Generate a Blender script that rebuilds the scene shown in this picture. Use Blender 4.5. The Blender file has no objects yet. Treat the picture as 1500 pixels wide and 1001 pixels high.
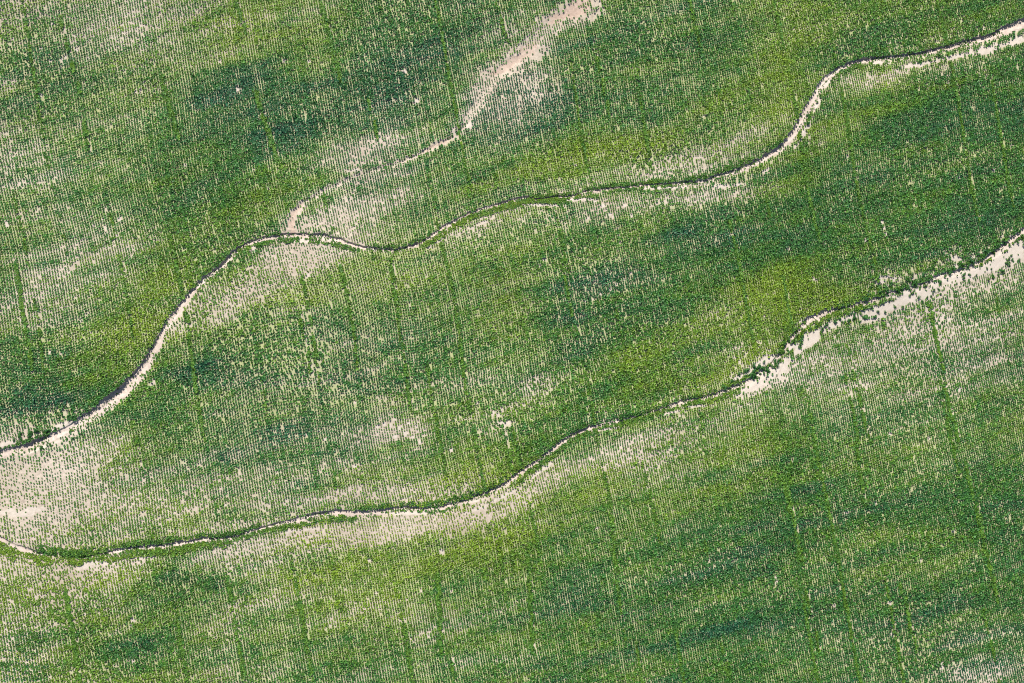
import bpy, math, random
import numpy as np
from mathutils import Vector, Matrix
random.seed(7); rng = np.random.default_rng(11)
sc = bpy.context.scene

# ---------------------------------------------------------------- camera, light, exposure
DIST = 458.0
CDIR = Vector((-0.17, -0.09, 1.0)).normalized()
CPOS = CDIR * DIST
fwd = -CDIR
right = fwd.cross(Vector((0, 1, 0))).normalized()
upv = right.cross(fwd).normalized()
cam_d = bpy.data.cameras.new('camera'); cam = bpy.data.objects.new('camera', cam_d)
sc.collection.objects.link(cam); sc.camera = cam
cam_d.lens = 50; cam_d.sensor_width = 36; cam_d.clip_start = 1; cam_d.clip_end = 30000
M = Matrix((right, upv, -fwd)).transposed().to_4x4(); M.translation = CPOS
cam.matrix_world = M

SUN_EL, SUN_AZ = 40.0, 110.0        # elevation; direction the light comes from, degrees counter-clockwise from +x
sun_d = bpy.data.lights.new('sun', 'SUN'); sun_d.energy = 5.0; sun_d.angle = math.radians(0.5)
sun_d.color = (1.0, 0.955, 0.89)
sun = bpy.data.objects.new('sun', sun_d); sc.collection.objects.link(sun)
e, a = math.radians(SUN_EL), math.radians(SUN_AZ)
sdir = Vector((math.cos(e) * math.cos(a), math.cos(e) * math.sin(a), math.sin(e)))
sun.rotation_euler = sdir.to_track_quat('Z', 'Y').to_euler()
sun.location = (0, 0, 600)
w = bpy.data.worlds.new('World'); sc.world = w; w.use_nodes = True
nt = w.node_tree; bg = nt.nodes['Background']
sky = nt.nodes.new('ShaderNodeTexSky'); sky.sky_type = 'NISHITA'; sky.sun_disc = False
sky.sun_elevation = e; sky.sun_rotation = math.radians(90) - a
nt.links.new(sky.outputs[0], bg.inputs[0]); bg.inputs[1].default_value = 0.07
sc.view_settings.view_transform = 'Standard'; sc.view_settings.look = 'None'
sc.view_settings.exposure = 0.66; sc.view_settings.gamma = 1
sc.render.engine = 'CYCLES'
try:
    sc.cycles.pixel_filter_type = 'BLACKMAN_HARRIS'; sc.cycles.filter_width = 1.05
    sc.cycles.max_bounces = 4; sc.cycles.use_denoising = False
except Exception: pass

# ---------------------------------------------------------------- photograph pixel <-> level ground
FPX = 50 / 36 * 1500
Rn, Un, Fn, Cn = (np.array(v) for v in (right, upv, fwd, CPOS))
def at(px, py):
    px = np.asarray(px, float); py = np.asarray(py, float)
    d = ((px - 750) / FPX)[..., None] * Rn + ((500.5 - py) / FPX)[..., None] * Un + Fn
    t = -Cn[2] / d[..., 2]
    return Cn[0] + t * d[..., 0], Cn[1] + t * d[..., 1]
def pix(x, y):
    dx, dy, dz = x - Cn[0], y - Cn[1], -Cn[2]
    dep = dx * Fn[0] + dy * Fn[1] + dz * Fn[2]
    return (750 + FPX * (dx * Rn[0] + dy * Rn[1] + dz * Rn[2]) / dep,
            500.5 - FPX * (dx * Un[0] + dy * Un[1] + dz * Un[2]) / dep)

# ---------------------------------------------------------------- noise
_tabs = {}
def vnoise(x, y, seed=0):
    if seed not in _tabs: _tabs[seed] = np.random.default_rng(1000 + seed).random((256, 256))
    T = _tabs[seed]
    x = np.asarray(x, float) + 9000.3; y = np.asarray(y, float) + 7000.7
    xi = np.floor(x).astype(int); yi = np.floor(y).astype(int)
    fx = x - xi; fy = y - yi; fx = fx * fx * (3 - 2 * fx); fy = fy * fy * (3 - 2 * fy)
    a_ = T[xi % 256, yi % 256]; b_ = T[(xi + 1) % 256, yi % 256]
    c_ = T[xi % 256, (yi + 1) % 256]; d_ = T[(xi + 1) % 256, (yi + 1) % 256]
    return (a_ * (1 - fx) + b_ * fx) * (1 - fy) + (c_ * (1 - fx) + d_ * fx) * fy
def fbm(x, y, seed=0, oct_=4):
    s = 0; amp = 1; tot = 0
    for k in range(oct_):
        s = s + amp * (vnoise(x, y, seed + k) - 0.5); tot += amp; amp *= .55; x = x * 2.03; y = y * 2.03
    return 2 * s / tot
def sstep(a_, b_, x):
    t = np.clip((x - a_) / (b_ - a_), 0, 1); return t * t * (3 - 2 * t)

# ---------------------------------------------------------------- the two gullies and the side wash
UP = [(-260,730),(-120,700),(0,665),(18,660),(45,652),(75,642),(99,630),(120,617),(144,602),(162,588),(180,575),(196,559),(213,538),(230,508),(247,474),(267,447),(287,424),(303,408),(316,398),(328,386),(344,368),(366,356),(380,352),(400,348),(420,346),(440,345),(456,346),(476,348),(496,352),(512,358),(528,363),(550,366),(576,368),(588,366),(602,361),(616,356),(632,347),(653,332),(680,316),(701,308),(728,300),(755,291),(773,289),(787,291),(803,289),(835,287),(856,281),(893,275),(931,272),(960,269),(1000,267),(1033,266),(1050,259),(1083,248),(1113,237),(1140,219),(1157,202),(1173,177),(1182,160),(1192,143),(1200,127),(1213,113),(1230,100),(1247,93),(1273,88),(1300,85),(1333,82),(1360,77),(1387,71),(1410,64),(1437,58),(1460,50),(1480,41),(1500,33),(1600,-5),(1780,-70)]
UPW = [(-260,12),(0,13),(40,9),(100,11),(140,18),(190,20),(210,14),(240,11),(300,7),(330,6),(360,7),(400,6),(450,9),(480,8),(520,5),(580,5),(600,3.5),(700,3.5),(800,3),(860,3.5),(900,3),(960,3.2),(1000,4),(1040,8),(1090,9),(1130,9),(1160,11),(1190,12),(1220,10),(1270,8),(1330,8),(1400,9),(1450,11),(1500,17),(1780,14)]
LO = [(-260,690),(-120,738),(-60,766),(-25,780),(0,789),(18,798),(36,806),(60,811),(84,812),(105,816),(135,815),(156,811),(180,805),(210,801),(240,799),(270,795),(300,790),(330,789),(350,785),(371,776),(400,770),(433,763),(467,754),(500,751),(533,752),(560,750),(583,744),(613,745),(640,745),(660,740),(690,731),(720,720),(740,708),(763,691),(787,675),(807,660),(830,641),(853,630),(877,623),(900,618),(940,608),(970,599),(1000,588),(1027,584),(1053,577),(1080,566),(1100,556),(1120,543),(1136,531),(1147,516),(1160,497),(1177,477),(1193,464),(1213,456),(1240,450),(1267,444),(1290,435),(1317,427),(1350,418),(1377,404),(1410,395),(1437,383),(1457,370),(1477,354),(1500,338),(1600,290),(1780,230)]
LOW = [(-260,8),(0,6),(40,7),(70,5),(90,2.5),(150,3),(180,6),(260,6),(340,5),(400,3),(440,7),(500,8),(540,9),(570,7),(620,6),(680,4.5),(740,6),(780,6),(830,7),(870,5),(920,3.5),(980,4),(1050,6),(1090,5),(1130,6),(1190,9),(1230,4),(1290,5),(1350,6),(1400,5),(1450,6),(1500,9),(1780,8)]
WASH = [(872,-60),(860,-20),(855,5),(842,16),(826,22),(806,35),(790,55),(775,70),(758,86),(735,102),(722,110),(712,128),(703,146),(692,158),(685,172),(680,186),(664,200),(640,213),(612,226),(590,236),(560,245),(530,255),(508,264),(480,276),(458,289),(442,300),(430,313),(427,328),(429,344)]
WASHW = [18,20,21,18,12,14,14,13,11,11,12,11,11,9,6,6,4,4,3.6,3,2.8,2.8,3,3,4,5,6,6,5]
PXM = 0.22                                                       # metres per photograph pixel, roughly
class Gully:
    def __init__(s, pts, wid, seed):
        p = np.array(pts, float); gx, gy = at(p[:, 0], p[:, 1])
        s.x0, s.x1 = gx[0], gx[-1]
        xs = np.linspace(gx[0], gx[-1], 6000)
        ys = np.interp(xs, gx, gy)
        k = np.exp(-0.5 * (np.arange(-30, 31) / 11.0) ** 2); k /= k.sum()
        ys = np.convolve(np.pad(ys, 30, mode='edge'), k, 'valid')
        s.xs, s.ys = xs, ys; s.sl = np.gradient(ys, xs)
        wp = np.array(wid, float); wx, _ = at(wp[:, 0], np.full(len(wp), 450.0))
        s.wx, s.ww = wx, wp[:, 1] * PXM * 0.43; s.seed = seed
        s.m = (ys[-1] - ys[0]) / (xs[-1] - xs[0]); s.c = np.mean(ys - s.m * xs)
    def f(s, x):
        y = np.interp(x, s.xs, s.ys)
        y = y + np.where(x > s.x1, (x - s.x1) * .3, 0) + np.where(x < s.x0, (x - s.x0) * .3, 0)
        return y
    def slope(s, x): return np.interp(x, s.xs, s.sl, .3, .3)
    def hw(s, x):
        return np.interp(x, s.wx, s.ww) * (1 + .3 * fbm(x / 2.2, x * 0 + 3.1, s.seed + 40, 3)) 
    def d(s, x, y):
        wob = .45 * fbm(x / 3.0, y / 4.0, s.seed, 4) + .28 * fbm(x / .7, y / .9, s.seed + 9, 2)
        return (y - s.f(x)) / np.sqrt(1 + s.slope(x) ** 2) + wob
GU, GL = Gully(UP, UPW, 50), Gully(LO, LOW, 80)
def gprof(g, x, y, H):
    d = g.d(x, y); hw = g.hw(x)
    Hs = H * np.clip(.45 + .35 * hw / 0.8, .5, 1.15) * np.clip(1 + 1.0 * fbm(x / 6, x * 0, g.seed + 20, 4), .25, 1.7)
    fade = 1 / (1 + np.exp(-(x - g.x0) / 8)) / (1 + np.exp((x - g.x1) / 8))
    bed = -Hs + Hs * .62 * sstep(.3, -1.0, d / hw)
    z = np.where(d > 0, bed + Hs * sstep(hw - .08, hw + .22, d), bed * (1 - sstep(-hw * .9, -hw - 1.6, d)))
    z = z + .10 * Hs * np.exp(-((d - hw - 1.0) / .6) ** 2)             # spoil lip above the scarp
    rut = .07 * fbm(x / 1.3, y / .5, g.seed + 31, 3) * (np.abs(d) < hw)
    return (z + rut) * fade
wp = np.array(WASH, float); WX, WY = at(wp[:, 0], wp[:, 1]); WW = np.array(WASHW) * PXM
def wash_d(x, y):
    """distance to the side wash divided by its half width, and that half width"""
    best = np.full(x.shape, 1e9); hwb = np.ones(x.shape)
    m = (x > WX.min() - 12) & (x < WX.max() + 12) & (y > WY.min() - 12) & (y < WY.max() + 12)
    xm, ym = x[m], y[m]; b = np.full(xm.shape, 1e9); h = np.ones(xm.shape)
    for k in range(len(WX) - 1):
        ax, ay, bx, by = WX[k], WY[k], WX[k + 1], WY[k + 1]
        t = np.clip(((xm - ax) * (bx - ax) + (ym - ay) * (by - ay)) / ((bx - ax) ** 2 + (by - ay) ** 2), 0, 1)
        dd = np.hypot(xm - ax - t * (bx - ax), ym - ay - t * (by - ay)); ww = WW[k] * (1 - t) + WW[k + 1] * t
        q = dd < b; b[q] = dd[q]; h[q] = ww[q]
    best[m] = b; hwb[m] = h
    wob = 1 + .6 * fbm(x / 2.2, y / 2.2, 120, 3) + .5 * fbm(x / .7, y / .7, 126, 2)
    return best / (hwb * wob), hwb
def hills(x, y):
    far = 1 - np.exp(-(np.maximum(np.hypot(x, y) - 330, 0) / 900) ** 2)
    return (2.4 * fbm(x / 95 + .4, y / 70 + .2, 3, 3) + .5 * fbm(x / 24, y / 18, 7, 2)) * (1 - far) + far * 14 * fbm(x / 900, y / 900, 5, 3)
def ground_z(x, y, fine=True):
    z = hills(x, y) + gprof(GU, x, y, .62) + gprof(GL, x, y, .58)
    q, h = wash_d(x, y)
    z = z - .28 * sstep(1.15, .2, q)
    if fine: z = z + .05 * fbm(x / .9, y / .9, 140, 3)
    return z

# ---------------------------------------------------------------- how the crop stands: cover and tint over the field
COV = """3 3 3 4 5 7 7 5 7 7 7 6 7 7 7
4 4 5 6 7 7 6 6 7 7 7 6 6 8 7
4 5 5 7 6 4 6 6 6 6 5 6 7 7 7
4 4 6 6 4 4 5 5 6 7 8 8 7 6 7
4 5 5 7 5 7 7 7 7 7 6 7 7 4.5 4.5
8 8 6 7 6 6 6 6 6 8 6 5 5 4.5 5
2 4 5 4.5 5 4 5 6 5 4 5 7 6 5 6
1.5 3 3 3 4 3 3.5 4 5 6 7 8 8 8 7
3 3 6 4 5 6 7 7 7 6 7 8 7 7 8
3 4 5 5 5 5 5 6 7 6 7 7 6 6 5"""
TINT = """6 6 6 7 6 5 4 5 5 5 5 7 6 6 6
5 5 5 4 4 3 5 3 5 5 6 7 6 5 5
5 5 5 6 5 3 5 5 7 7 5 6 5 5 5
5 5 6 6 5 6 6 6 5 5 4 5 5 5 5
5 5 7 6 6 5 5 6 4 5 6 8 7 6 5
6 6 5 4 5 4 5 5 6 8 7 6 6 5 5
4 5 5 4 4 5 6 7 6 6 6 6 6 6 6
5 6 6 6 5 7 7 7 7 7 6 5 5 5 5
7 7 5 6 7 7 6 6 5 5 5 5 5 5 5
6 6 6 5 5 5 5 5 4 5 4 5 4 4 3"""
COV = np.array([[float(v) for v in r.split()] for r in COV.split('\n')]) / 10
COV[0:5, 0:3] += .05; COV[8:10, 0:3] += .04
TINT = np.array([[float(v) for v in r.split()] for r in TINT.split('\n')]) / 10
TINT[7:10, 0:8] += .09; COV[8:10, 0:8] -= .04; TINT[8:10, 8:] += .05; TINT[0:6] += .03; COV[5, 8:10] += .1; TINT[3:6, 3:8] += .07; COV[3:6, 3:7] -= .03
def grid(G, px, py):
    gx = np.clip((px - 50) / 100, 0, G.shape[1] - 1.001); gy = np.clip((py - 50) / 100, 0, G.shape[0] - 1.001)
    i = gx.astype(int); j = gy.astype(int); fx = gx - i; fy = gy - j
    fx = fx * fx * (3 - 2 * fx); fy = fy * fy * (3 - 2 * fy)
    return (G[j, i] * (1 - fx) + G[j, i + 1] * fx) * (1 - fy) + (G[j + 1, i] * (1 - fx) + G[j + 1, i + 1] * fx) * fy
# patches of the field: centre, radii (photograph pixels), turn (degrees, up to the right), change of cover, change of tint
PATCH = [
 (880,578,55,16,26,.36,-.22),(780,655,40,12,35,.15,-.1),(60,590,60,16,10,.15,-.1),
 (745,95,60,13,48,-.22,-.1),(820,35,45,16,35,-.22,-.05),(700,150,30,11,55,-.25,-.15),(1320,446,60,8,20,-.42,-.2),(1430,398,60,8,22,-.4,-.1),(1480,385,40,13,28,-.4,-.1),
 (1190,488,30,9,38,-.35,-.1),(1240,464,30,6,20,-.25,-.2),(1130,556,46,10,34,-.3,-.1),(1100,535,40,8,30,-.12,-.1),(270,450,60,5,52,-.15,-.1),(300,425,60,6,50,-.12,0),
 (405,400,85,26,30,-.5,.0),(440,385,50,16,0,-.15,0),(330,440,40,18,40,-.15,.0),(455,375,45,14,-8,-.22,0),(30,700,60,34,20,-.2,0),(45,745,34,9,0,-.4,0),
 (110,690,60,28,25,-.18,0),(290,700,45,20,10,-.12,-.1),(230,690,50,40,0,-.05,0),(590,635,40,14,-15,-.38,-.1),(640,640,22,12,0,.1,-.1),
 (725,620,24,22,0,-.14,-.2),(75,580,60,14,8,.25,-.35),(60,605,80,18,10,.22,-.1),(290,545,36,12,5,.3,-.4),(330,530,60,20,8,.12,-.1),
 (470,490,60,18,-5,.1,-.25),(375,385,20,8,30,-.1,0),(520,215,45,18,15,-.35,-.2),(460,235,60,14,12,-.2,-.1),(590,200,50,14,20,-.12,-.1),
 (640,70,60,40,30,.12,-.2),(590,60,50,30,0,.1,-.1),(430,170,50,22,10,.15,-.25),(560,120,70,14,15,.16,-.1),(350,130,50,30,20,.1,-.2),
 (410,200,60,20,10,.14,-.2),(300,160,50,30,20,.05,-.2),(740,165,55,22,25,-.28,-.3),(790,120,40,30,30,-.12,-.2),(830,60,50,25,30,-.1,-.2),
 (760,150,40,60,0,0,-.15),(800,195,70,12,15,.12,-.2),(840,235,110,16,14,.18,.2),(960,220,120,14,12,.1,.25),(1060,210,60,16,18,-.25,-.05),
 (1110,185,50,14,25,-.14,-.05),(900,250,60,12,8,-.22,-.15),(980,245,60,9,5,-.2,0),(780,265,60,9,8,-.16,-.1),(1010,285,100,10,2,-.42,0),
 (905,300,40,14,0,-.25,-.1),(820,305,50,12,0,-.18,-.1),(650,355,50,14,25,-.16,0),(720,325,60,10,20,-.2,0),(1320,108,70,10,8,-.42,.05),
 (1270,120,60,16,25,-.2,0),(1230,200,26,30,30,-.22,-.15),(1280,165,70,16,25,.12,.15),(1010,330,36,16,20,.25,-.35),(1180,50,60,16,10,-.08,.1),
 (1060,75,80,14,10,.14,0),(940,70,60,20,20,.1,.0),(1140,120,40,30,40,.05,.2),(1070,130,70,16,20,.12,.1),(1450,200,60,30,0,-.1,-.1),
 (1310,225,60,12,10,-.1,-.1),(1360,150,80,22,15,.15,.05),(1210,300,70,26,10,.1,-.15),(1360,345,60,30,20,.12,-.05),(1430,300,50,40,20,.1,0),
 (1290,250,100,14,10,-.1,0),(1180,370,70,16,5,.1,-.05),(905,410,60,12,15,-.12,-.25),(870,395,30,10,10,-.15,-.1),(960,420,70,20,15,.08,-.05),
 (820,370,70,18,10,.12,.2),(1190,425,70,26,-12,.14,.35),(1060,450,60,16,20,-.05,.2),(1060,505,60,16,10,-.2,-.1),(1130,490,30,12,20,-.15,-.1),
 (1100,520,50,10,20,.0,.4),(900,580,60,16,22,.28,.15),(930,610,40,10,20,.12,0),(820,560,80,16,15,-.12,0),(780,650,50,18,35,.2,.05),
 (690,700,60,12,20,.12,.2),(590,705,80,12,0,.05,.1),(640,728,50,8,5,-.2,-.2),(500,730,80,8,5,-.2,-.1),(300,775,90,6,5,-.2,0),
 (395,710,60,22,0,-.15,-.1),(330,640,40,10,0,.14,-.1),(440,640,70,18,0,.1,-.15),(320,665,40,9,-10,.14,-.3),(310,850,50,12,-5,.3,-.4),
 (230,830,80,12,5,-.05,.1),(350,800,60,8,8,-.25,.05),(560,775,90,14,4,-.3,.25),(640,770,60,10,8,-.3,.2),(470,780,60,10,5,-.15,.1),
 (740,740,60,14,30,-.32,.1),(720,790,90,18,20,.1,.2),(830,690,50,14,30,-.2,0),(900,665,50,16,25,-.25,-.05),(950,660,60,24,10,-.2,.1),
 (1010,700,70,16,15,-.15,-.15),(1120,650,80,20,12,.12,.25),(1180,680,70,14,10,.1,.2),(850,770,90,14,14,.12,-.05),(480,825,70,14,8,.16,.2),
 (150,910,60,16,10,.12,.1),(185,940,50,12,5,.25,-.35),(60,930,50,8,8,.15,-.25),(100,855,100,12,5,-.12,.1),(40,820,50,12,0,-.3,.25),
 (130,828,26,6,5,-.35,-.2),(190,825,50,6,3,-.25,0),(1250,510,90,22,15,-.18,-.1),(1200,520,40,12,20,-.22,0),(1300,560,70,20,10,-.1,-.1),
 (1390,470,90,26,10,-.12,-.05),(1450,420,60,16,20,-.15,0),(1440,540,50,30,0,-.15,-.05),(1180,590,70,18,15,-.1,0),(1290,610,60,14,5,.05,-.2),
 (1240,620,40,10,5,-.1,-.2),(1380,620,80,20,10,.1,.1),(1120,790,110,18,12,.16,-.2),(1290,720,110,22,10,.2,-.1),(1450,760,50,26,5,.2,-.1),
 (1250,790,60,10,12,-.18,.1),(1150,860,90,10,12,-.2,.05),(1110,915,140,14,12,.22,-.2),(1420,815,70,14,5,-.12,.1),(1400,880,70,16,8,.2,-.15),
 (1380,950,90,12,8,.05,-.2),(1450,985,80,18,5,-.14,-.2),(1330,925,80,10,10,-.12,.1),(1000,960,90,10,8,-.1,.0),(950,930,90,12,5,-.05,0),
 (930,860,80,12,12,.15,-.2),(820,900,80,14,5,.1,-.1),(1040,830,80,12,10,.1,-.2),(880,960,60,10,0,-.15,-.05),(700,900,80,20,5,-.1,0),
 (60,85,60,12,10,.15,-.2),(160,40,70,26,0,-.15,-.05),(280,30,60,20,10,0,.2),(60,165,60,14,5,.15,-.15),(30,230,40,40,0,-.15,0),
 (250,300,70,16,15,.12,-.15),(200,360,70,30,20,-.12,0),(100,400,90,50,10,-.1,0),(240,400,60,60,45,.0,.1),(330,300,60,14,20,.14,0),
 (400,330,50,8,10,-.05,-.3),(390,300,60,16,20,.1,.1),(190,480,60,40,45,.06,.3),(60,480,60,30,0,-.05,0),(170,560,50,20,30,.12,0),
 (150,260,60,14,5,-.1,0),(520,310,80,24,5,-.14,0),(620,300,60,20,15,-.05,-.1),(580,270,60,14,15,-.12,-.05),(710,270,90,12,14,.1,.1),
 (460,440,60,16,-10,.2,.15),(540,410,60,20,0,.0,.1),(600,430,80,26,0,-.08,0),(700,480,90,26,5,-.06,-.05),(560,470,70,16,0,.0,-.2),
 (250,600,60,24,40,.14,.0),(200,640,60,20,40,.04,.2),(400,560,80,30,5,-.05,-.1),(150,760,80,16,0,-.12,.05),
 (200,720,90,16,0,-.05,.0),(740,560,60,16,10,-.15,-.05),(520,540,60,20,5,.0,-.1)]
# small bare spots in the crop
SPOT = [(592,105,4.2),(610,147,4),(348,130,3.5),(357,129,2),(647,808,3.6),(541,820,2.8),(660,660,3),(520,683,3),(528,681,1.8),(1031,170,2),(175,320,3.2),
 (9,325,3),(10,331,2.5),(451,404,3.2),(75,37,2.5),(112,72,2.6),(73,87,2.6),(88,100,2),(128,85,2.5),(322,88,2.6),(205,132,2.6),(198,133,2),(59,138,2.6),
 (20,118,2.2),(90,87,2),(272,242,2.6),(17,56,2),(210,120,2),(137,330,2.4),(150,322,2),(154,332,2),(170,345,2),(280,345,1.8),(348,268,2),(372,249,2),
 (416,88,2.6),(452,90,2),(1305,636,2.6),(1307,930,2.2),(1303,884,2.6),(1305,892,2.2),(1303,878,2),(1282,737,2),(1395,778,3),(1137,846,2),(1138,852,2),
 (1223,888,2.4),(1225,893,2),(1378,972,2.4),(1380,978,2.4),(1372,970,2),(1240,750,2.6),(1347,821,2),(1292,327,2.2),(1295,335,2.4),(1297,343,2.2),(1326,303,2),
 (1268,352,2),(1190,370,2),(1192,408,2.4),(1197,411,2),(1120,462,2.4),(1208,358,2),(730,608,2.6),(722,605,2.4),(735,600,2),(700,590,2),(650,592,2.4),(676,568,1.8),
 (627,932,2.4),(628,926,1.8),(520,590,1.6),(449,636,2),(466,632,2),(476,643,2),(550,868,2),(617,865,2),(661,866,2),(873,773,2),(1242,565,2.2),(1408,570,2.8),
 (1362,642,2),(1383,464,3.2),(1392,466,2.4),(1340,438,2),(945,537,2),(30,225,2),(330,740,2),(195,908,3),(193,915,2.4),(195,970,2),(85,812,2),(125,900,2),
 (593,635,3),(578,640,3.4),(585,628,2.6),(572,624,2.4),(604,641,2.8),(612,632,2),(563,622,2.6),(598,620,3),(553,625,2.6),(577,615,2.6),(556,612,2.4),(610,625,2.6),(615,648,3),
 (797,380,2.5),(790,388,2.2),(1155,365,2.5),(60,70,2.4),(95,82,2.2),(845,240,2.2),(1252,460,4),(1285,452,4),(1330,430,5),(1345,425,4),(1300,445,4),(905,345,1.6),(909,355,1.6),(907,365,1.6),(901,325,1.8),(894,313,2.4),(884,301,3),(872,294,2.6),(905,335,1.8),(880,432,1.6),(893,424,1.8),(903,417,1.6),(914,409,1.8),(925,400,1.6),(869,438,1.6),(858,442,1.6),(898,318,1.8),(889,307,2),(925,315,2.5),(915,300,3),(862,320,2.2),(120,352,2.2),(73,515,2),(88,518,2),
 (30,470,2),(132,487,2),(48,545,2),(118,470,2),(1480,215,2),(1455,250,2),(1405,260,2),(1240,230,2.2),(1200,212,2.2)]
# sand bars and bare shelves beside the gullies: centre, half length, half width, turn
BAR = [(1120,556,33,6.5,32),(1108,538,18,4,34),(1187,497,15,7,38),(1198,463,17,4,24),(1150,535,12,5,40),(1163,505,9,4,40),(1137,522,6,3,50),(1172,513,14,3,40),
 (1320,441,26,4,20),(1300,452,20,4,20),(1352,430,24,4,18),(1404,404,26,4.5,20),(1436,397,22,5,22),(1285,466,16,2.5,18),(1230,474,10,2.5,25),(1255,462,9,2.5,15),(1340,440,20,2.5,20),(1465,388,16,3,25),(1490,378,12,4,28),(1470,378,26,6,26),(1492,362,16,7,30),(1478,347,5,2.5,0),(1270,455,8,3,20),(1245,466,7,3,20),
 (1210,478,10,3,30),(1085,552,7,2.5,30),(1290,412,8,2.5,10),(1298,406,6,2.5,0),(1310,409,5,2.5,0),(1395,380,7,2,10),(1402,378,8,2,-20),(1423,378,5,2,0),(1480,362,10,4,30),
 (40,752,24,4,6),(50,745,15,3,2),(100,625,14,2.2,15),(97,622,17,3.2,17),(10,650,12,3,20),(65,655,30,1.8,22),(10,750,14,3,10),
 (225,560,7,2,50),(250,470,4,2,50),(370,366,5,4,60),(1210,125,9,2,50),(1180,190,16,3,62),(1168,210,9,2,55),(1195,155,9,2.5,60),(1345,95,26,3,10),(1400,83,26,3,12),(1450,72,30,5,14),
 (1290,92,12,2.5,0),(975,275,30,2.5,2),(140,826,14,4,4),(125,831,12,3,3),(215,817,16,2,5),(800,684,16,3,38),(785,695,8,2.5,36),(980,606,14,2,15),(700,745,24,2.5,22),(735,728,20,2.5,28),
 (690,735,16,2,10),(455,775,20,2,4),(430,778,14,2,4),(600,752,30,2.5,0),(640,355,14,1.5,35),(700,330,20,1.5,25),(790,300,24,2,0),(850,292,20,2.5,0),(1490,60,14,6,16),(740,620,10,3,0),
 (690,182,7,4,50),(665,192,5,3,60),(516,250,10,2,0),(1120,250,16,2,20),(1060,272,24,3,4),(890,628,18,2,10),(1020,595,20,2,5),(330,385,12,2,40),(262,460,12,2,50),(445,353,12,3,-3)]
# wheel tracks: a green strip (rows run together) or a pale one (a row missing); each one from top to bottom
TRACK = [('g',82,8,118,140,2.2),('g',345,0,362,50,4),('g',236,110,262,205,5),('g',372,130,408,240,5),('g',472,5,500,125,4),('g',726,0,745,62,3),('g',866,50,896,175,2.5),
 ('g',22,385,48,545,3.5),('g',120,170,131,225,2),('g',96,860,118,1000,5),('g',570,370,602,610,3.5),('g',437,455,458,560,3),('g',820,380,845,490,2.5),('g',640,840,646,960,4),
 ('g',660,960,664,1001,2),('g',772,800,780,960,3.2),('g',892,730,900,840,3.2),('g',1146,695,1176,830,5),('g',1362,440,1386,545,4),('g',1382,555,1406,650,3.5),('g',1412,675,1462,890,4),
 ('g',1242,500,1274,650,3),('g',1030,790,1042,860,2.5),('g',1316,850,1344,960,3),('g',1180,860,1200,960,2.6),('g',900,850,918,960,2),('g',538,140,560,225,2),('g',1055,940,1068,1001,2.5),
 ('g',1255,650,1266,740,2),('g',200,640,212,735,1.6),('g',730,590,748,690,2),('g',1155,640,1160,690,2),('g',385,240,392,290,2),
 ('p',1013,110,1023,150,1.6),('p',1292,320,1299,345,2),('p',825,395,852,495,1.4),('p',140,275,160,330,1.5),('p',108,860,121,1001,1.4),('p',645,840,650,945,1.3),('p',1157,730,1176,820,1.6),
 ('p',735,605,741,640,1.2),('p',1216,700,1228,760,1.2),('p',1244,850,1262,950,1.2),('p',596,400,612,620,1.1),('p',640,750,648,830,1.1),('p',560,600,572,650,1.4),('p',782,860,790,960,1.2),
 ('p',1270,560,1277,655,1.3),('p',1095,660,1110,760,1.1),('p',205,620,214,680,1.2),('p',448,450,470,590,1),('p',896,740,905,850,1.2),('p',1464,700,1490,800,1),('p',1440,640,1450,690,1),
 ('p',325,560,340,620,1.2),('p',480,420,487,460,1),('p',40,380,60,500,1),('p',1060,270,1068,330,1.2),('p',530,770,545,860,1),('p',1320,870,1338,930,1.1),('p',1236,870,1250,925,1.2),
 ('p',250,300,256,340,1.2),('p',480,330,510,430,1),('p',1400,330,1420,420,1),('p',690,60,700,100,1),('p',950,40,964,110,1),('p',1166,270,1186,360,1),('p',1125,310,1130,350,1.2)]
def turned(px, py, cx, cy, deg):
    c, s = math.cos(math.radians(deg)), math.sin(math.radians(deg))
    dx, dy = px - cx, -(py - cy)
    return dx * c + dy * s, -dx * s + dy * c
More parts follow.
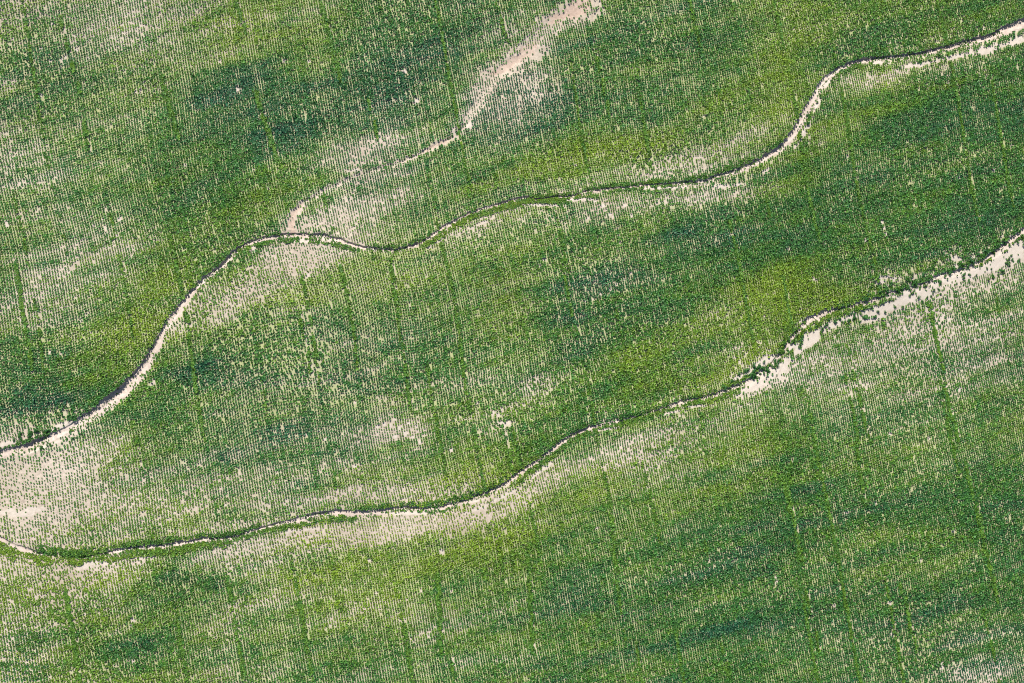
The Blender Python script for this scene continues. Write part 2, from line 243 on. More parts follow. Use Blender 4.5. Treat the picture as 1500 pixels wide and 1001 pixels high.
def field(x, y):
    """cover 0..1, tint 0 (blue green) .. 1 (yellow green), keep probability"""
    px, py = pix(x, y)
    wx = px + 22 * fbm(x / 14, y / 14, 200, 4); wy = py + 16 * fbm(x / 12, y / 12, 210, 4)
    cov = grid(COV, wx, wy); tint = grid(TINT, wx, wy)
    for cx, cy, rx, ry, dg, dc, dt in PATCH:
        m = (np.abs(wx - cx) < 2.6 * max(rx, ry)) & (np.abs(wy - cy) < 2.6 * max(rx, ry))
        u, v = turned(wx[m], wy[m], cx, cy, dg)
        g = np.exp(-.5 * ((u / rx) ** 2 + (v / ry) ** 2) * 1.2)
        cov[m] += dc * g * (1.0 if dc < 0 else .95); tint[m] += dt * g * (.7 if dt < 0 else 1)
    # streaks that run with the cross lines, and clumps
    u, v = turned(px, py, 0, 0, 14)
    cov = cov + .30 * fbm(u / 110, v / 15, 230, 4) + .13 * fbm(x / 3.0, y / 2.2, 240, 3)
    tint = tint - .03 + .38 * fbm(u / 90, v / 17, 250, 4) + .08 * fbm(x / 3.5, y / 3.5, 260, 2)
    keep = np.ones(x.shape)
    for cx, cy, r in SPOT:
        m = (np.abs(px - cx) < 14) & (np.abs(py - cy) < 14)
        q = np.hypot(px[m] - cx, py[m] - cy) / (r * (1 + .45 * fbm(px[m] / 2.2, py[m] / 2.2, 270, 2)))
        keep[m] *= sstep(.95, 1.25, q)
    for cx, cy, L, W, dg in BAR:
        R_ = L * 1.6 + 5
        m = (np.abs(px - cx) < R_) & (np.abs(py - cy) < R_)
        u, v = turned(px[m], py[m], cx, cy, dg)
        q = np.hypot(u / L, v / W) * (.78 if cx > 1050 and cy > 330 else 1) / (1 + .9 * fbm(px[m] / 6, py[m] / 6, 280, 3))
        keep[m] *= np.clip(.03 + .5 * fbm(px[m] / 3, py[m] / 3, 286, 2) + .97 * sstep(.75, 1.45, q), .02, 1)
    trk = np.zeros(x.shape)
    for kind, x0, y0, x1, y1, wd in TRACK:
        m = (px > min(x0, x1) - 9) & (px < max(x0, x1) + 9) & (py > y0 - 5) & (py < y1 + 5)
        t = (py[m] - y0) / (y1 - y0); cxx = x0 + (x1 - x0) * t
        s = np.clip(1.3 - np.abs(px[m] - cxx) / (wd * .55), 0, 1) * sstep(-.03, .08, t) * sstep(1.03, .9, t)
        if kind == 'g':
            keep[m] *= 1 - .6 * np.clip(1.2 - np.abs(px[m] - cxx - wd * .62 - 1.2) / 1.3, 0, 1) * (fbm(px[m] / 5, py[m] / 14, 295, 2) > -.15) * sstep(0, .1, t) * sstep(1, .9, t)
            trk[m] = np.maximum(trk[m], s * (1 + .4 * fbm(px[m] / 6, py[m] / 8, 290, 2)))
        else: keep[m] *= 1 - np.clip(s * .5, 0, 1) * (.6 + 1.2 * fbm(px[m] / 9, py[m] / 9, 300, 2)).clip(0, 1)
    cov = np.where(cov < .3, .3 - .24 * (1 - np.exp(-(.3 - cov) / .24)), cov)
    return np.clip(cov, .05, 1), np.clip(tint, 0, 1), keep, trk

# ---------------------------------------------------------------- materials
def new_mat(name):
    m = bpy.data.materials.new(name); m.use_nodes = True; n = m.node_tree
    n.nodes.clear(); out = n.nodes.new('ShaderNodeOutputMaterial'); return m, n, out
def noise_node(n, scale, detail=5, rough=.6, co=None):
    t = n.nodes.new('ShaderNodeTexNoise'); t.inputs['Scale'].default_value = scale
    t.inputs['Detail'].default_value = detail; t.inputs['Roughness'].default_value = rough
    n.links.new(co, t.inputs['Vector']); return t
def ramp(n, fac, stops):
    r = n.nodes.new('ShaderNodeValToRGB'); n.links.new(fac, r.inputs[0])
    el = r.color_ramp.elements
    el[0].position, el[0].color = stops[0][0], (*stops[0][1], 1)
    el[1].position, el[1].color = stops[-1][0], (*stops[-1][1], 1)
    for p, c in stops[1:-1]:
        q = el.new(p); q.color = (*c, 1)
    return r
def mixc(n, fac, a_, b_, mode='MIX'):
    m = n.nodes.new('ShaderNodeMix'); m.data_type = 'RGBA'; m.blend_type = mode
    if hasattr(fac, 'links'): n.links.new(fac, m.inputs[0])
    else: m.inputs[0].default_value = fac
    for s, v in ((m.inputs[6], a_), (m.inputs[7], b_)):
        if hasattr(v, 'links'): n.links.new(v, s)
        else: s.default_value = (*v, 1)
    return m.outputs[2]
def soil_material(name, lo, mid, hi, outer=False):
    m, n, out = new_mat(name)
    tc = n.nodes.new('ShaderNodeTexCoord'); co = tc.outputs['Object']
    a_ = noise_node(n, .035, 6, .6, co); b_ = noise_node(n, .9, 6, .7, co); c_ = noise_node(n, 5, 4, .7, co)
    r1 = ramp(n, a_.outputs[0], [(.3, lo), (.5, mid), (.7, hi)])
    r2 = ramp(n, b_.outputs[0], [(.3, (.72, .70, .68)), (.65, (1.08, 1.08, 1.08))])
    col = mixc(n, 1.0, r1.outputs[0], r2.outputs[0], 'MULTIPLY')
    r3 = ramp(n, c_.outputs[0], [(.3, (.78, .78, .78)), (.7, (1.12, 1.12, 1.12))])
    col = mixc(n, 1.0, col, r3.outputs[0], 'MULTIPLY')
    if outer:
        at_ = n.nodes.new('ShaderNodeAttribute'); at_.attribute_name = 'far_crop'
        d_ = noise_node(n, .9, 3, .6, co); e_ = noise_node(n, .02, 5, .6, co)
        g = ramp(n, d_.outputs[0], [(.40, (.05, .11, .028)), (.62, (.20, .24, .10))])
        g2 = ramp(n, e_.outputs[0], [(.35, (.7, .85, .9)), (.65, (1.3, 1.15, .9))])
        g = mixc(n, 1.0, g.outputs[0], g2.outputs[0], 'MULTIPLY')
        col = mixc(n, at_.outputs['Fac'], col, g)
        for nm, cc in (('weed', (.30, .37, .12)), ('silt', (.55, .49, .42))):
            w_ = n.nodes.new('ShaderNodeAttribute'); w_.attribute_name = nm
            f_ = n.nodes.new('ShaderNodeMath'); f_.operation = 'MULTIPLY_ADD'; f_.use_clamp = True
            n.links.new(b_.outputs[0], f_.inputs[0]); f_.inputs[1].default_value = .8; f_.inputs[2].default_value = -.4
            q_ = n.nodes.new('ShaderNodeMath'); q_.operation = 'ADD'; q_.use_clamp = True
            k_ = n.nodes.new('ShaderNodeMath'); k_.operation = 'MULTIPLY'
            n.links.new(w_.outputs['Fac'], q_.inputs[0]); n.links.new(f_.outputs[0], q_.inputs[1])
            n.links.new(q_.outputs[0], k_.inputs[0]); n.links.new(w_.outputs['Fac'], k_.inputs[1])
            rr = mixc(n, .55, (*cc,), mixc(n, 1.0, cc, r3.outputs[0], 'MULTIPLY'))
            col = mixc(n, k_.outputs[0], col, rr)
    p = n.nodes.new('ShaderNodeBsdfPrincipled'); p.inputs['Roughness'].default_value = .95
    p.inputs['Specular IOR Level'].default_value = .1
    n.links.new(col, p.inputs['Base Color'])
    bp = n.nodes.new('ShaderNodeBump'); bp.inputs['Strength'].default_value = .6; bp.inputs['Distance'].default_value = .12
    n.links.new(c_.outputs[0], bp.inputs['Height']); n.links.new(bp.outputs[0], p.inputs['Normal'])
    n.links.new(p.outputs[0], out.inputs[0]); return m
def leaf_material(name):
    m, n, out = new_mat(name)
    at_ = n.nodes.new('ShaderNodeAttribute'); at_.attribute_name = 'tint'
    tc = n.nodes.new('ShaderNodeTexCoord'); ns = noise_node(n, 6, 2, .5, tc.outputs['Object'])
    r = ramp(n, ns.outputs[0], [(.3, (.8, .8, .8)), (.7, (1.2, 1.2, 1.2))])
    col = mixc(n, 1.0, at_.outputs['Color'], r.outputs[0], 'MULTIPLY')
    p = n.nodes.new('ShaderNodeBsdfPrincipled'); p.inputs['Roughness'].default_value = .55
    p.inputs['Specular IOR Level'].default_value = .35
    tr = n.nodes.new('ShaderNodeBsdfTranslucent'); mx = n.nodes.new('ShaderNodeMixShader'); mx.inputs[0].default_value = .22
    n.links.new(col, p.inputs['Base Color']); n.links.new(col, tr.inputs['Color'])
    n.links.new(p.outputs[0], mx.inputs[1]); n.links.new(tr.outputs[0], mx.inputs[2]); n.links.new(mx.outputs[0], out.inputs[0])
    return m
SOIL = soil_material('dry_soil', (.43, .36, .285), (.49, .42, .34), (.55, .475, .395), True)
BEDM = soil_material('washed_silt', (.43, .35, .295), (.52, .435, .375), (.61, .53, .465))
SANDM = soil_material('rust_sand', (.46, .34, .27), (.52, .41, .33), (.57, .47, .39))
LEAF = leaf_material('crop_leaf')

# ---------------------------------------------------------------- ground sheet (rows of the grid follow the gullies), beds cut out of it
def mesh_from(name, V, F, mat, smooth=False):
    """V (n,3), F (m,4) -> one mesh object"""
    me = bpy.data.meshes.new(name)
    me.vertices.add(len(V)); me.vertices.foreach_set('co', np.ascontiguousarray(V, np.float32).ravel())
    k = F.shape[1]
    me.loops.add(F.size); me.loops.foreach_set('vertex_index', np.ascontiguousarray(F, np.int32).ravel())
    me.polygons.add(len(F)); me.polygons.foreach_set('loop_start', np.arange(0, F.size, k, dtype=np.int32))
    if smooth: me.polygons.foreach_set('use_smooth', np.ones(len(F), bool))
    me.update(calc_edges=True); me.validate()
    me.materials.append(mat)
    o = bpy.data.objects.new(name, me); sc.collection.objects.link(o); return o
def props(o, **k):
    for a_, b_ in k.items(): o[a_] = b_
    return o
def axis(lo, hi, step, far, grow=1.35):
    c = list(np.arange(lo, hi, step)); s = step
    a_ = [c[0]]; b_ = [c[-1]]
    while a_[-1] > -far: s *= grow; a_.append(a_[-1] - s)
    s = step
    while b_[-1] < far: s *= grow; b_.append(b_[-1] + s)
    return np.array(a_[:0:-1] + c + b_[1:])
XW = (-265, 305); YW = (-175, 180)
ax = axis(XW[0], XW[1], .42, 9000)
def gband(center_half, step, big, n_out):
    return None
# row offsets near each gully (metres across it), then blends towards the next
near = np.concatenate([np.arange(-6, -3, .5), np.arange(-3, 3, .13), np.arange(3, 6.1, .5)])
fu, fl = GU.f(ax), GL.f(ax)
cu = np.sqrt(1 + GU.slope(ax) ** 2); cl = np.sqrt(1 + GL.slope(ax) ** 2)
rowsY = []
lowest = axis(0, 1, 1, 1)  # placeholder
dn = [0.0]; s = .8
while dn[-1] < 9000: s = .8 if dn[-1] < 120 else s * 1.3; dn.append(dn[-1] + s)
for t in dn[:0:-1]: rowsY.append(fl - 6 * cl - t)
for t in near: rowsY.append(fl + t * cl)
gap = (fu - 6 * cu) - (fl + 6.1 * cl); print('gap min', gap[(ax > -180) & (ax < 200)].min(), gap.min())
gap = np.maximum(gap, 1.0); base = fl + 6.1 * cl
for t in np.linspace(0, 1, 110)[1:-1]: rowsY.append(base + gap * t)
fu2 = base + gap + 6 * cu
for t in near: rowsY.append(fu2 + t * cu)
for t in dn[1:]: rowsY.append(fu2 + 6.1 * cu + t)
GYY = np.array(rowsY); GXX = np.broadcast_to(ax, GYY.shape)
GZZ = ground_z(GXX, GYY)
V = np.stack([GXX, GYY, GZZ], -1).reshape(-1, 3)
nr, nc = GYY.shape
idx = np.arange(nr * nc).reshape(nr, nc)
F = np.stack([idx[:-1, :-1], idx[:-1, 1:], idx[1:, 1:], idx[1:, :-1]], -1).reshape(-1, 4)
cxx = (GXX[:-1, :-1] + GXX[1:, 1:]).ravel() / 2; cyy = (GYY[:-1, :-1] + GYY[1:, 1:]).ravel() / 2
ins = (np.abs(cxx) < 400) & (np.abs(cyy) < 400)
kind = np.zeros(len(F), int)
def wash_solid(x, y):
    yy = pix(x, y)[1]
    return np.clip(sstep(40, 22, yy) + sstep(58, 68, yy) * sstep(114, 102, yy) + sstep(196, 206, yy) * sstep(228, 214, yy) + sstep(296, 306, yy), 0, 1)
inU = ins & (np.abs(GU.d(cxx, cyy)) < GU.hw(cxx)) & (cxx > GU.x0) & (cxx < GU.x1)
inL = ins & (np.abs(GL.d(cxx, cyy)) < GL.hw(cxx)) & (cxx > GL.x0) & (cxx < GL.x1)
qW, _ = wash_d(cxx, cyy); inW = ins & (qW < .62 * wash_solid(cxx, cyy)) & (np.abs(GU.d(cxx, cyy)) > GU.hw(cxx) + .2)
kind[inW] = 3; kind[inU] = 1; kind[inL] = 2
def sub(k, name, mat):
    f = F[kind == k]; used, inv = np.unique(f, return_inverse=True)
    o = mesh_from(name, V[used], inv.reshape(-1, 4), mat, True)
    return o, used
g_o, used = sub(0, 'ground', SOIL)
gx_, gy_ = V[used, 0], V[used, 1]; ppx, ppy = pix(gx_, gy_)
farc = np.clip(np.maximum(np.maximum(-245 - ppx, ppx - 1745), np.maximum(-195 - ppy, ppy - 1195)) / 12, 0, 1)
farc[(gx_ < -400) | (gx_ > 500) | (np.abs(gy_) > 400)] = 1
fa = g_o.data.attributes.new('far_crop', 'FLOAT', 'POINT'); fa.data.foreach_set('value', farc.astype(np.float32))
near_ = (np.abs(gx_) < 330) & (np.abs(gy_) < 260); cv, tn, kp, _ = field(gx_[near_], gy_[near_])
wd_ = np.zeros(len(gx_)); wd_[near_] = np.clip((cv - .10) * 2.0, 0, .78) * np.clip(.6 + .8 * tn, 0, 1) * kp
for g in (GU, GL):
    dd = g.d(gx_, gy_); hh_ = g.hw(gx_); wd_ *= sstep(hh_ - .1, hh_ + .8, np.abs(dd)) 
qw_, _ = wash_d(gx_, gy_); wd_ *= sstep(.7, 1.8, qw_)
sl_ = np.zeros(len(gx_)); sl_[near_] = (1 - kp) * .85
for nm_, vv in (('weed', wd_), ('silt', sl_)):
    fa = g_o.data.attributes.new(nm_, 'FLOAT', 'POINT'); fa.data.foreach_set('value', vv.astype(np.float32))
props(g_o, kind='structure', label='pale dry soil of the field showing between the crop rows')
o, _ = sub(1, 'gully_bed', BEDM); props(o, kind='structure', label='pale silt bed of the long upper gully winding across the field')
o, _ = sub(2, 'gully_bed', BEDM); props(o, kind='structure', label='pale silt bed of the lower gully with the sand bars at its right')
o, _ = sub(3, 'sand_wash', SANDM); props(o, kind='structure', label='reddish sandy wash running down from the top edge to the upper gully')

# ---------------------------------------------------------------- crop
ROW = .81; STEP = .68
def crossw(x, y):
    w_ = .34 * x
    for g, sg in ((GU, 75), (GL, 65)):
        f_ = g.f(x); dev = f_ - (g.c + g.m * x)
        w_ = w_ + .8 * dev * np.exp(-.5 * ((y - f_) / sg) ** 2)
    for cx, cy, sx, sy, A in ((1120, 500, 110, 120, 8), (60, 800, 120, 110, -8), (430, 400, 110, 100, 5)):
        bx, by = at(cx, cy); w_ = w_ + A * np.exp(-.5 * (((x - bx) / (sx * PXM)) ** 2 + ((y - by) / (sy * PXM)) ** 2))
    return w_
u_i = np.arange(-330, 340, ROW); v_j = np.arange(-320, 320, STEP)
U, Vv = np.meshgrid(u_i, v_j, indexing='ij'); ui = np.broadcast_to(np.arange(len(u_i))[:, None], U.shape); vj = np.broadcast_to(np.arange(len(v_j))[None, :], U.shape)
X = U - .17 * Vv; Y = Vv + 0
for _ in range(8):
    Y = .5 * Y + .5 * (Vv + crossw(X, Y)); X = U - .185 * Y + 1.6 * fbm(U / 120, Y / 45, 310, 2)
X, Y, ui, vj = X.ravel(), Y.ravel(), ui.ravel(), vj.ravel()
px, py = pix(X, Y); m = (px > -260) & (px < 1760) & (py > -210) & (py < 1210)
X, Y, ui, vj = X[m], Y[m], ui[m], vj[m]
cov, tint, keep, trk = field(X, Y)
# planter passes: every so many rows two rows run together, with a thin skip beside them
gate = np.clip(fbm(X / 16, Y / 60, 350, 2) * 2.2 + .55, 0, 1)
passes = np.cumsum(np.random.default_rng(5).integers(14, 34, 60)); ph = np.where(np.isin(ui, passes), 0, np.where(np.isin(ui, passes + 1), 1, 9))
trk = np.maximum(trk, np.where(ph == 0, .62 * gate * sstep(.15, .5, cov), 0)); keep = keep * np.where(ph == 1, 1 - .3 * gate * (fbm(X / 6, Y / 9, 355, 2) > 0), 1)
# looser in some places than in others
loose = np.clip(.5 + .9 * fbm(X / 30, Y / 20, 320, 3), 0, 1)
X = X + rng.normal(0, 1, len(X)) * (.025 + .10 * loose ** 2); Y = Y + rng.normal(0, 1, len(X)) * (.05 + .17 * loose ** 2)
dU, hU, dL, hL = GU.d(X, Y), GU.hw(X), GL.d(X, Y), GL.hw(X); qW, hW = wash_d(X, Y)
p = keep * np.clip(.80 + .5 * cov, 0, .985)
p[(np.abs(dU) < hU + .12) | (np.abs(dL) < hL + .12)] = 0
wpx, wpy = pix(X, Y)
solid = np.clip(sstep(40, 22, wpy) + sstep(58, 68, wpy) * sstep(114, 102, wpy) + sstep(196, 206, wpy) * sstep(228, 214, wpy) + sstep(296, 306, wpy), 0, 1)
p = np.where(qW < 1.9, p * (.10 + .8 * sstep(1.0, 2.0, hW) * np.clip(fbm(X / 1.8, Y / 1.8, 345, 2) * 2.5, 0, 1) + .6 * (1 - solid) + .75 * sstep(.5, 1.9, qW)).clip(0, 1), p)
cov = np.where(qW < 1.6, cov * (.45 + .55 * sstep(.3, 1.6, qW)), cov)
clump = fbm(X / 1.5, Y / 1.5, 330, 2)
p = p * (1 - .5 * (clump > .74 + .25 * cov))
p = p * (1 - .07 * loose)
alive = rng.random(len(X)) < p
X, Y, ui, vj, cov, tint, trk, dU, hU, dL, hL = (q[alive] for q in (X, Y, ui, vj, cov, tint, trk, dU, hU, dL, hL))
ex = np.repeat(np.arange(len(X)), rng.poisson(np.clip(trk, 0, 1) * 2.6))      # tracks: weeds fill the space between the rows
TX, TY = X[ex] + rng.uniform(-.42, .42, len(ex)), Y[ex] + rng.uniform(-.42, .42, len(ex))
def cat(a_, k=ex): return np.concatenate([a_, a_[k]])
nb = len(X); cov, tint, trk, ui, vj = cat(cov), cat(tint), cat(trk), cat(ui), cat(vj); X = np.concatenate([X, TX]); Y = np.concatenate([Y, TY])
print('crop plants', len(X))

def leaf_cloud(X, Y, Z, R, Hh, col, nl, stretch=None, jitter=.25):
    """nl bent leaves per plant; returns verts, faces, face colours"""
    n = len(X)
    ang = (np.arange(nl)[None, :] * (2 * np.pi / nl) + rng.uniform(0, 2 * np.pi, (n, 1)) + rng.normal(0, .3, (n, nl)))
    L = R[:, None] * rng.uniform(.7, 1.2, (n, nl)); hh = Hh[:, None] * rng.uniform(.6, 1.15, (n, nl))
    c, s_ = np.cos(ang), np.sin(ang)
    if stretch is not None: sx, sy = 1 / np.sqrt(stretch)[:, None], np.sqrt(stretch)[:, None]
    else: sx = sy = 1.0
    wd = L * rng.uniform(.36, .52, (n, nl))
    P = np.empty((n, nl, 4, 3))
    x0, y0, z0 = X[:, None], Y[:, None], Z[:, None]
    def put(k, r, t, z):
        P[:, :, k, 0] = x0 + (c * r - s_ * t) * sx; P[:, :, k, 1] = y0 + (s_ * r + c * t) * sy; P[:, :, k, 2] = z0 + z
    put(0, -.08 * L, 0, hh * .25); put(1, L * .55, -wd, hh * rng.uniform(.8, 1.1, (n, nl)))
    put(2, L, 0, hh * rng.uniform(.35, .8, (n, nl))); put(3, L * .55, wd, hh * rng.uniform(.8, 1.1, (n, nl)))
    C_ = col[:, None, :] * (1 + jitter * rng.uniform(-1, 1, (n, nl, 1)))
    return P.reshape(-1, 3), np.arange(n * nl * 4).reshape(-1, 4), C_.reshape(-1, 3)
def with_cols(o, C_):
    at_ = o.data.attributes.new('tint', 'FLOAT_COLOR', 'FACE')
    at_.data.foreach_set('color', np.concatenate([C_, np.ones((len(C_), 1))], 1).astype(np.float32).ravel())
BLUE, MIDG, YEL = np.array([.018, .100, .046]), np.array([.046, .160, .024]), np.array([.168, .272, .018])
def crop_col(tint, n):
    t = np.clip(tint + rng.normal(0, .07, n), 0, 1)[:, None]
    c = np.where(t < .5, BLUE + (MIDG - BLUE) * t * 2, MIDG + (YEL - MIDG) * (t - .5) * 2)
    return c * rng.uniform(.75, 1.3, (n, 1))
n = len(X)
size = (.305 + .225 * cov - .06 * sstep(.30, .04, cov)) * rng.uniform(.82, 1.2, n) * (1 + .12 * trk)
size = size * (1 + .07 * rng.normal(0, 1, 4000)[vj % 4000]); rowv = 1 + .06 * rng.normal(0, 1, 4000)[ui % 4000]; size = size * np.clip(rowv, .75, 1.2) * (1 + .3 * np.clip(trk, 0, 1))
hgt = np.clip(.16 + 1.1 * cov, .18, .36 + .6 * cov) * rng.uniform(.75, 1.25, n)
col = crop_col(np.where(trk > .3, .66, tint - .16 * (cov - .5)), n)
Z = ground_z(X, Y, False)
# the plants nearest the camera, one by one: a block in the lower left corner of the photograph
qx, qy = pix(X, Y)
order = np.where((qx > 3) & (qx < 72) & (qy < 998) & (qy > 925))[0]
order = order[np.argsort(-(size[order]))][:300]
single = np.zeros(n, bool); single[order] = True
mm = ~single
P, Fq, Cq = leaf_cloud(X[mm], Y[mm], Z[mm], size[mm], hgt[mm], col[mm], 6, 1 + .35 * rng.random(mm.sum()))
o = mesh_from('crop_plants', P, Fq, LEAF); with_cols(o, Cq)
props(o, kind='stuff', category='crop', label='thin green crop planted in straight rows over the whole field')
protos = []
for k in range(10):
    P, Fq, Cq = leaf_cloud(np.zeros(1), np.zeros(1), np.zeros(1), np.array([1.]), np.array([1.]), crop_col(np.array([.35 + .045 * k]), 1), 7)
    me = mesh_from('crop_plant', P, Fq, LEAF); with_cols(me, Cq); protos.append(me)
for k, i in enumerate(order):
    o = protos[k] if k < 10 else protos[k % 10].copy()
    if k >= 10: sc.collection.objects.link(o)
    o.location = (X[i], Y[i], Z[i]); o.scale = (size[i], size[i], hgt[i]); o.rotation_euler = (0, 0, rng.uniform(0, 6.28))
    props(o, category='crop plant', group='crop plants in the lower left corner of the field',
          label='small leafy green crop plant standing in the rows of the bottom left corner')

# ---------------------------------------------------------------- rank grass along the gullies
def strip(g, px0, px1, a0, a1, dens, tint_, hs, sz=.31):
    """tufts between a0 and a1 metres from the gully's edge (negative = the lower side)"""
    x0, _ = at(px0, 450.); x1, _ = at(px1, 450.)
    area = abs(x1 - x0) * abs(a1 - a0) * 1.15; n_ = int(area * dens * 1.9)
    x = rng.uniform(x0, x1, n_); t = rng.uniform(0, 1, n_)
    brk = fbm(x / 5, t * 1.5, 400 + int(px0) % 50, 3)
    k = brk > -.28; x, t = x[k], t[k]
    endf = sstep(0, 3, x - x0) * sstep(0, 3, x1 - x); k = rng.random(len(x)) < endf; x, t = x[k], t[k]
    off = (a0 + (a1 - a0) * t) * (1 + .35 * fbm(x / 3, x * 0, 410, 2)); s_ = np.sign(a0 + a1)
    sl = g.slope(x); cn = np.sqrt(1 + sl ** 2)
    dist = off + s_ * g.hw(x)
    xx = x - sl / cn * dist; yy = g.f(x) + dist / cn
    return xx, yy, np.full(len(xx), tint_), np.full(len(xx), hs), np.full(len(xx), sz)
ST = [strip(GU,300,400,-.1,-1.3,2.6,.5,.5), strip(GU,270,420,.0,1.6,2.6,.46,.55,.32), strip(GU,400,530,-.05,-1.6,3.2,.60,.45), strip(GU,540,640,.1,1.2,2.4,.40,.6),
 strip(GU,610,880,-.05,-1.9,3.6,.80,.45), strip(GU,740,840,-.1,-2.4,3,.66,.45), strip(GU,770,1000,.0,1.1,3.4,.58,.6), strip(GU,880,1000,-.1,-1.0,3,.6,.4),
 strip(GU,1000,1160,.0,1.8,2.6,.48,.6), strip(GU,1225,1300,-.1,-1.6,2.6,.68,.4), strip(GU,0,210,.0,1.4,2.4,.36,.6,.32), strip(GU,210,280,.0,1.0,2.4,.42,.6),
 strip(GU,330,400,-.2,-1.2,2,.5,.4), strip(GU,1200,1420,.0,.9,2.4,.5,.6),
 strip(GL,0,95,-.1,-3.2,3.2,.82,.4), strip(GL,90,340,-.1,-2.4,3.2,.76,.4), strip(GL,55,180,.0,2.0,3.0,.5,.45,.30), strip(GL,60,150,-.6,1.0,4,.45,.6),
 strip(GL,180,390,.0,1.5,3.2,.55,.6), strip(GL,400,530,-.1,-1.6,3.2,.55,.45), strip(GL,520,620,.1,1.4,2.6,.42,.6), strip(GL,330,420,-.1,-1.4,3,.60,.45),
 strip(GL,610,800,.0,1.8,2.6,.48,.5,.30), strip(GL,570,700,-.1,-.9,2.6,.45,.4), strip(GL,740,960,-.1,-1.7,3.2,.55,.45), strip(GL,800,1060,.0,1.2,2.8,.42,.7),
 strip(GL,900,1090,-.1,-1.3,3,.60,.4), strip(GL,1060,1170,.2,2.4,2.4,.62,.5), strip(GL,1150,1250,-.2,-1.8,3.4,.68,.6), strip(GL,1200,1480,.0,1.6,2.2,.46,.55,.32),
 strip(GL,1240,1420,-.3,-1.7,2.6,.52,.6), strip(GL,1400,1500,-.2,-1.6,2.6,.62,.6), strip(GL,1040,1160,-1.0,-2.2,1.2,.55,.5)]
def bed_weeds(g, px0, px1, n_):
    x0, _ = at(px0, 450.); x1, _ = at(px1, 450.); x = rng.uniform(x0, x1, n_)
    x = x[fbm(x / 4, x * 0, 430, 3) > -.1]
    hw = g.hw(x); dist = hw * np.where(rng.random(len(x)) < .7, rng.uniform(-1.15, -.3, len(x)), rng.uniform(-.3, .8, len(x)))
    sl = g.slope(x); cn = np.sqrt(1 + sl ** 2)
    return x - sl / cn * dist, g.f(x) + dist / cn, rng.uniform(.35, .7, len(x)), np.full(len(x), .3), rng.uniform(.14, .28, len(x))
ST += [bed_weeds(GU, 0, 600, 900), bed_weeds(GU, 1000, 1500, 900), bed_weeds(GL, 0, 1500, 1500)]
gx, gy, gt, gh, gs = (np.concatenate([s_[k] for s_ in ST]) for k in range(5))
gk = field(gx, gy)[2] > rng.uniform(.2, .7, len(gx)); gx, gy, gt, gh, gs = gx[gk], gy[gk], gt[gk], gh[gk], gs[gk]
gt = gt + .08 + .16 * fbm(gx / 6, gy / 6, 420, 2)
P, Fq, Cq = leaf_cloud(gx, gy, ground_z(gx, gy, False), gs * rng.uniform(.7, 1.3, len(gx)), gh * rng.uniform(.6, 1.3, len(gx)), crop_col(gt, len(gx)), 6)
o = mesh_from('grass', P, Fq, LEAF); with_cols(o, Cq)
props(o, kind='stuff', category='grass', label='rank bright green grass growing thick along both gullies')
print('tufts', len(gx))

# ---------------------------------------------------------------- bushes in and beside the gullies
def bush_mesh(k):
    r = np.random.default_rng(50 + k); nl = 90
    lob = [(r.uniform(-.45, .45), r.uniform(-.3, .3), r.uniform(.25, .55), r.uniform(.35, .6)) for _ in range(4)]
    cs, fs = [], []
    Pv = []
    for i in range(nl):
        lx, ly, lz, lr = lob[i % 4]
        d = r.normal(0, 1, 3); d[2] = abs(d[2]); d /= np.linalg.norm(d)
        c = np.array([lx, ly, lz]) + d * lr * r.uniform(.6, 1.05)
        t = r.normal(0, 1, 3); t -= d * (t @ d) * .6; t /= np.linalg.norm(t); b = np.cross(d, t); b /= np.linalg.norm(b)
        s_ = r.uniform(.12, .24)
        for q in (t * s_, b * s_ * .6 + d * .05, -t * s_, -b * s_ * .6): Pv.append(c + q)
    for i in range(5):                                             # stems
        a_ = i * 1.3; e_ = np.array([math.cos(a_) * .35, math.sin(a_) * .3, .5]); s_ = np.array([-math.sin(a_), math.cos(a_), 0]) * .04
        for q in (-s_, s_, e_ + s_ * .5, e_ - s_ * .5): Pv.append(q)
    Pv = np.array(Pv); Pv[:, 2] = np.maximum(Pv[:, 2], 0)
    C_ = crop_col(np.full(nl, (.3, .42, .52, .66)[k]), nl); C_ = np.concatenate([C_, np.tile([.12, .09, .06], (5, 1))])
    return Pv, np.arange(len(Pv)).reshape(-1, 4), C_
BM = []
for k in range(4):
    P, Fq, Cq = bush_mesh(k); o = mesh_from('bush', P, Fq, LEAF); with_cols(o, Cq); BM.append(o)
used_b = [False] * 4
def bush(bx, by, s_, k, label, group):
    x, y = (float(q) for q in at(bx, by))
    z = float(ground_z(np.array([x]), np.array([y]), False)[0])
    if used_b[k]: o = BM[k].copy(); sc.collection.objects.link(o)
    else: o = BM[k]; used_b[k] = True
    o.location = (x, y, z - .05); o.scale = (s_ * random.uniform(.85, 1.2), s_ * random.uniform(.75, 1.1), s_ * random.uniform(.8, 1.15))
    o.rotation_euler = (0, 0, random.uniform(0, 6.28))
    props(o, category='bush', label=label, group=group)
def along(pts, n_, lo, hi, kinds, size_, label, group):
    """n_ bushes scattered lo..hi pixels above (-) or below (+) a line"""
    P_ = np.array(pts, float); L = np.r_[0, np.cumsum(np.hypot(*np.diff(P_, axis=0).T))]
    for _ in range(n_):
        t = random.uniform(0, L[-1]); bx = np.interp(t, L, P_[:, 0]); by = np.interp(t, L, P_[:, 1])
        bush(bx + random.uniform(-3, 3), by + random.uniform(lo, hi), random.uniform(*size_), random.choice(kinds), label, group)
along([(1055,572),(1090,556),(1125,535)], 26, -12, 2, (0, 1, 1, 2), (.7, 1.15), 'dark green bush on the upper bank just left of the big sand bar', 'bushes on the bank left of the big sand bar')
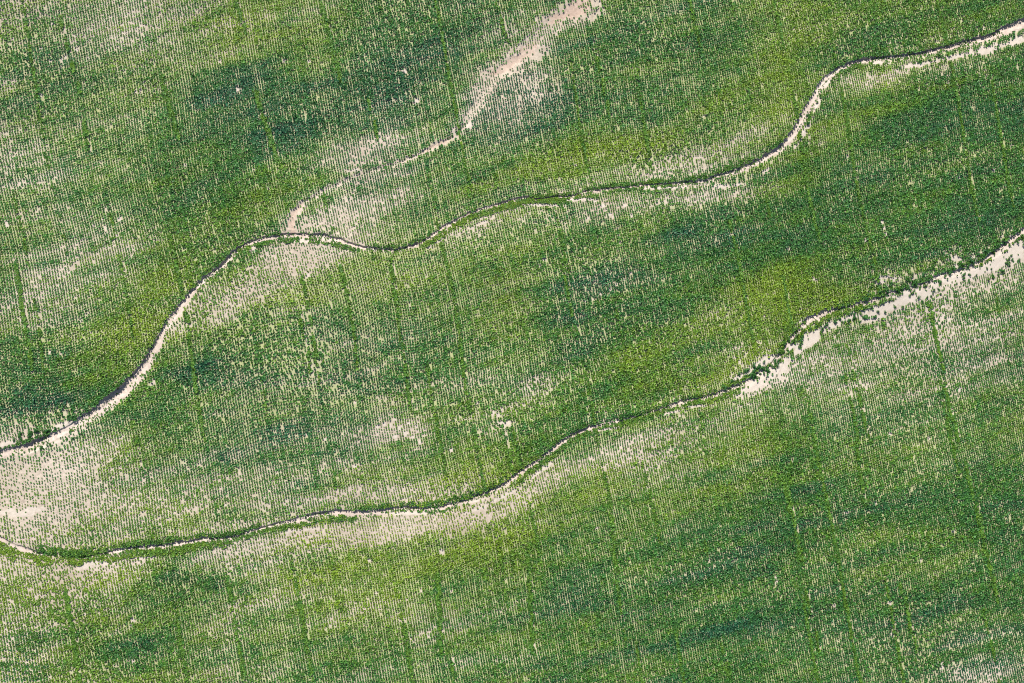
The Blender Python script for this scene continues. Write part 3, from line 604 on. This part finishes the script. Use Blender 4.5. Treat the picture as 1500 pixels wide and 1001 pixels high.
along([(1098,552),(1130,536),(1150,524)], 22, -4, 6, (0, 1, 2), (.6, 1.0), 'dark green bush between the two long sand bars of the lower gully', 'bushes between the two long sand bars')
along([(1140,515),(1160,492),(1180,476)], 22, -6, 10, (2, 3, 3), (.7, 1.1), 'yellow green bush on the steep bend of the lower gully', 'bushes on the bend of the lower gully')
along([(1172,500),(1195,478),(1225,466),(1260,456)], 30, -4, 12, (0, 1, 1), (.6, 1.05), 'bluish green bush below the gully just right of the steep bend', 'bushes right of the bend')
along([(1262,447),(1300,436),(1340,424),(1372,410)], 34, -24, -3, (0, 1, 1, 2), (.7, 1.15), 'dark bush on the far bank above the straight of the lower gully', 'bushes above the lower gully straight')
along([(1262,447),(1320,428),(1380,405)], 26, 3, 26, (1, 2, 0), (.5, .95), 'green bush among the pale shelves below the lower gully straight', 'bushes on the shelves below the straight')
along([(1385,398),(1430,385),(1462,366),(1497,340)], 30, -16, 4, (0, 1, 2, 3), (.7, 1.2), 'dark bush on the far bank of the lower gully near the right edge', 'bushes on the far bank near the right edge')
along([(1395,405),(1440,392),(1498,362)], 24, 0, 22, (1, 2, 3), (.5, 1.0), 'small green bush scattered on pale ground below the gully near the right edge', 'bushes on pale ground near the right edge')
along([(1172,190),(1188,160),(1205,130),(1225,112)], 14, -2, 6, (1, 2), (.5, .85), 'small green bush in the braided steep stretch of the upper gully', 'bushes in the braided upper gully')
along([(1310,92),(1340,88),(1400,74)], 10, 2, 9, (1, 2), (.45, .8), 'small green bush on the pale shelf of the upper gully near the right edge', 'bushes on the upper gully shelf')
along([(10,652),(60,638),(110,615)], 14, -12, 0, (0, 1), (.7, 1.1), 'dark bush on the upper gully bank near the left edge', 'bushes by the upper gully near the left edge')
along([(42,659),(75,651),(108,641),(120,632)], 16, -1, 4, (0, 1, 2), (.4, .65), 'small green bush in the broken line below the upper gully bed, far left', 'bushes in a line below the upper gully bed')
along([(60,805),(110,808),(160,804)], 10, -6, 4, (0, 1), (.45, .75), 'small green bush at the bend of the lower gully near the left edge', 'bushes at the left bend of the lower gully')
along([(640,733),(690,724),(730,708)], 12, -8, 3, (0, 1, 2), (.45, .8), 'dark green bush on the upper bank along the middle of the lower gully', 'bushes on the middle of the lower gully')
